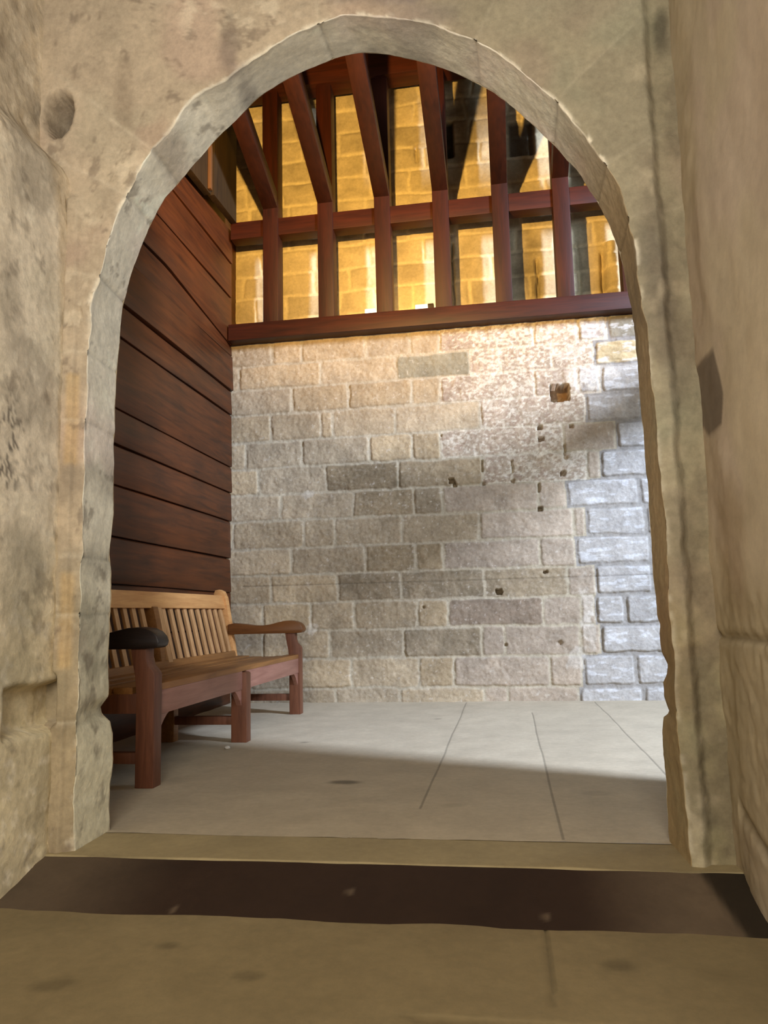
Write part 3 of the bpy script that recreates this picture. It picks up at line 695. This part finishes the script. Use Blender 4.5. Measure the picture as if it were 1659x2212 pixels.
bm = prism_bm([(backx(.42) + .022, .42), (backx(.73) + .022, .73), (backx(.73) - .01, .73), (backx(.42) - .01, .42)], 'y', 4.10, 4.152, .003)
obj('back_slat', bm, M_SLAT, bn)

# small pale crumb of litter under the bench
bm = bmesh.new(); bmesh.ops.create_icosphere(bm, subdivisions=2, radius=.012); wonky(bm, .006, 60, 5)
bmesh.ops.scale(bm, verts=bm.verts, vec=(1.4, 1, .6)); bmesh.ops.translate(bm, verts=bm.verts, vec=(-1.425, 3.83, .008))
tag(obj('pebble', bm, plain_mat('pale_chip', (.6, .56, .5))), 'tiny pale stone chip on the floor beneath the bench, left of its middle front leg', 'stone chip')

# ------------------------------------------------------------------ light
def look(o, target): o.rotation_euler = (Vector(target) - o.location).to_track_quat('-Z', 'Y').to_euler()
def area(name, loc, target, sx_, sy_, power, color, spread=None):
    d = bpy.data.lights.new(name, 'AREA'); d.shape = 'RECTANGLE'; d.size = sx_; d.size_y = sy_; d.energy = power; d.color = color
    if spread: d.spread = math.radians(spread)
    o = bpy.data.objects.new(name, d); COL.objects.link(o); o.location = loc; look(o, target); return o
def spot(name, loc, target, power, color, ang, blend, rad):
    d = bpy.data.lights.new(name, 'SPOT'); d.energy = power; d.color = color; d.spot_size = math.radians(ang); d.spot_blend = blend; d.shadow_soft_size = rad
    o = bpy.data.objects.new(name, d); COL.objects.link(o); o.location = loc; look(o, target); return o
DAY = (.66, .82, 1.0); WARM = (1., .59, .15)
area('daylight_beam', (5.7, 1.02, 4.6), (-.2, 4.3, .3), .45, 1.5, 1380, (.64, .76, 1.0))
area('daylight_doorway', (2.7, 4.4, 1.4), (.2, 5.6, 1.5), 2.0, 2.3, 12, DAY)
area('daylight_high', (2.6, 3.6, 3.7), (.5, 6.0, 3.3), 1.6, 1.2, 50, DAY)
spot('flood_lamp', (-.85, 2.75, 3.0), (-.4, 6.0, 5.3), 690, WARM, 116, .8, .04)
for i, x in enumerate((-.965, -.555)):
    spot('sill_glow', (x, 5.83, 3.10), (x, 6.1, 3.9), 2, WARM, 160, .5, .03)
area('passage_daylight', (-.1, -1.3, 1.55), (-.6, 2.2, 1.8), 1.2, 1.2, 108, (1., .94, .85))
w = bpy.data.worlds.new('world'); scene.world = w; w.use_nodes = True
bg = w.node_tree.nodes['Background']; bg.inputs[0].default_value = (1., .96, .90, 1); bg.inputs[1].default_value = .16

vs = scene.view_settings
scene.display_settings.display_device = 'sRGB'
vs.view_transform = 'Standard'; vs.look = 'None'; vs.gamma = 1; vs.exposure = 0.0; vs.use_curve_mapping = False
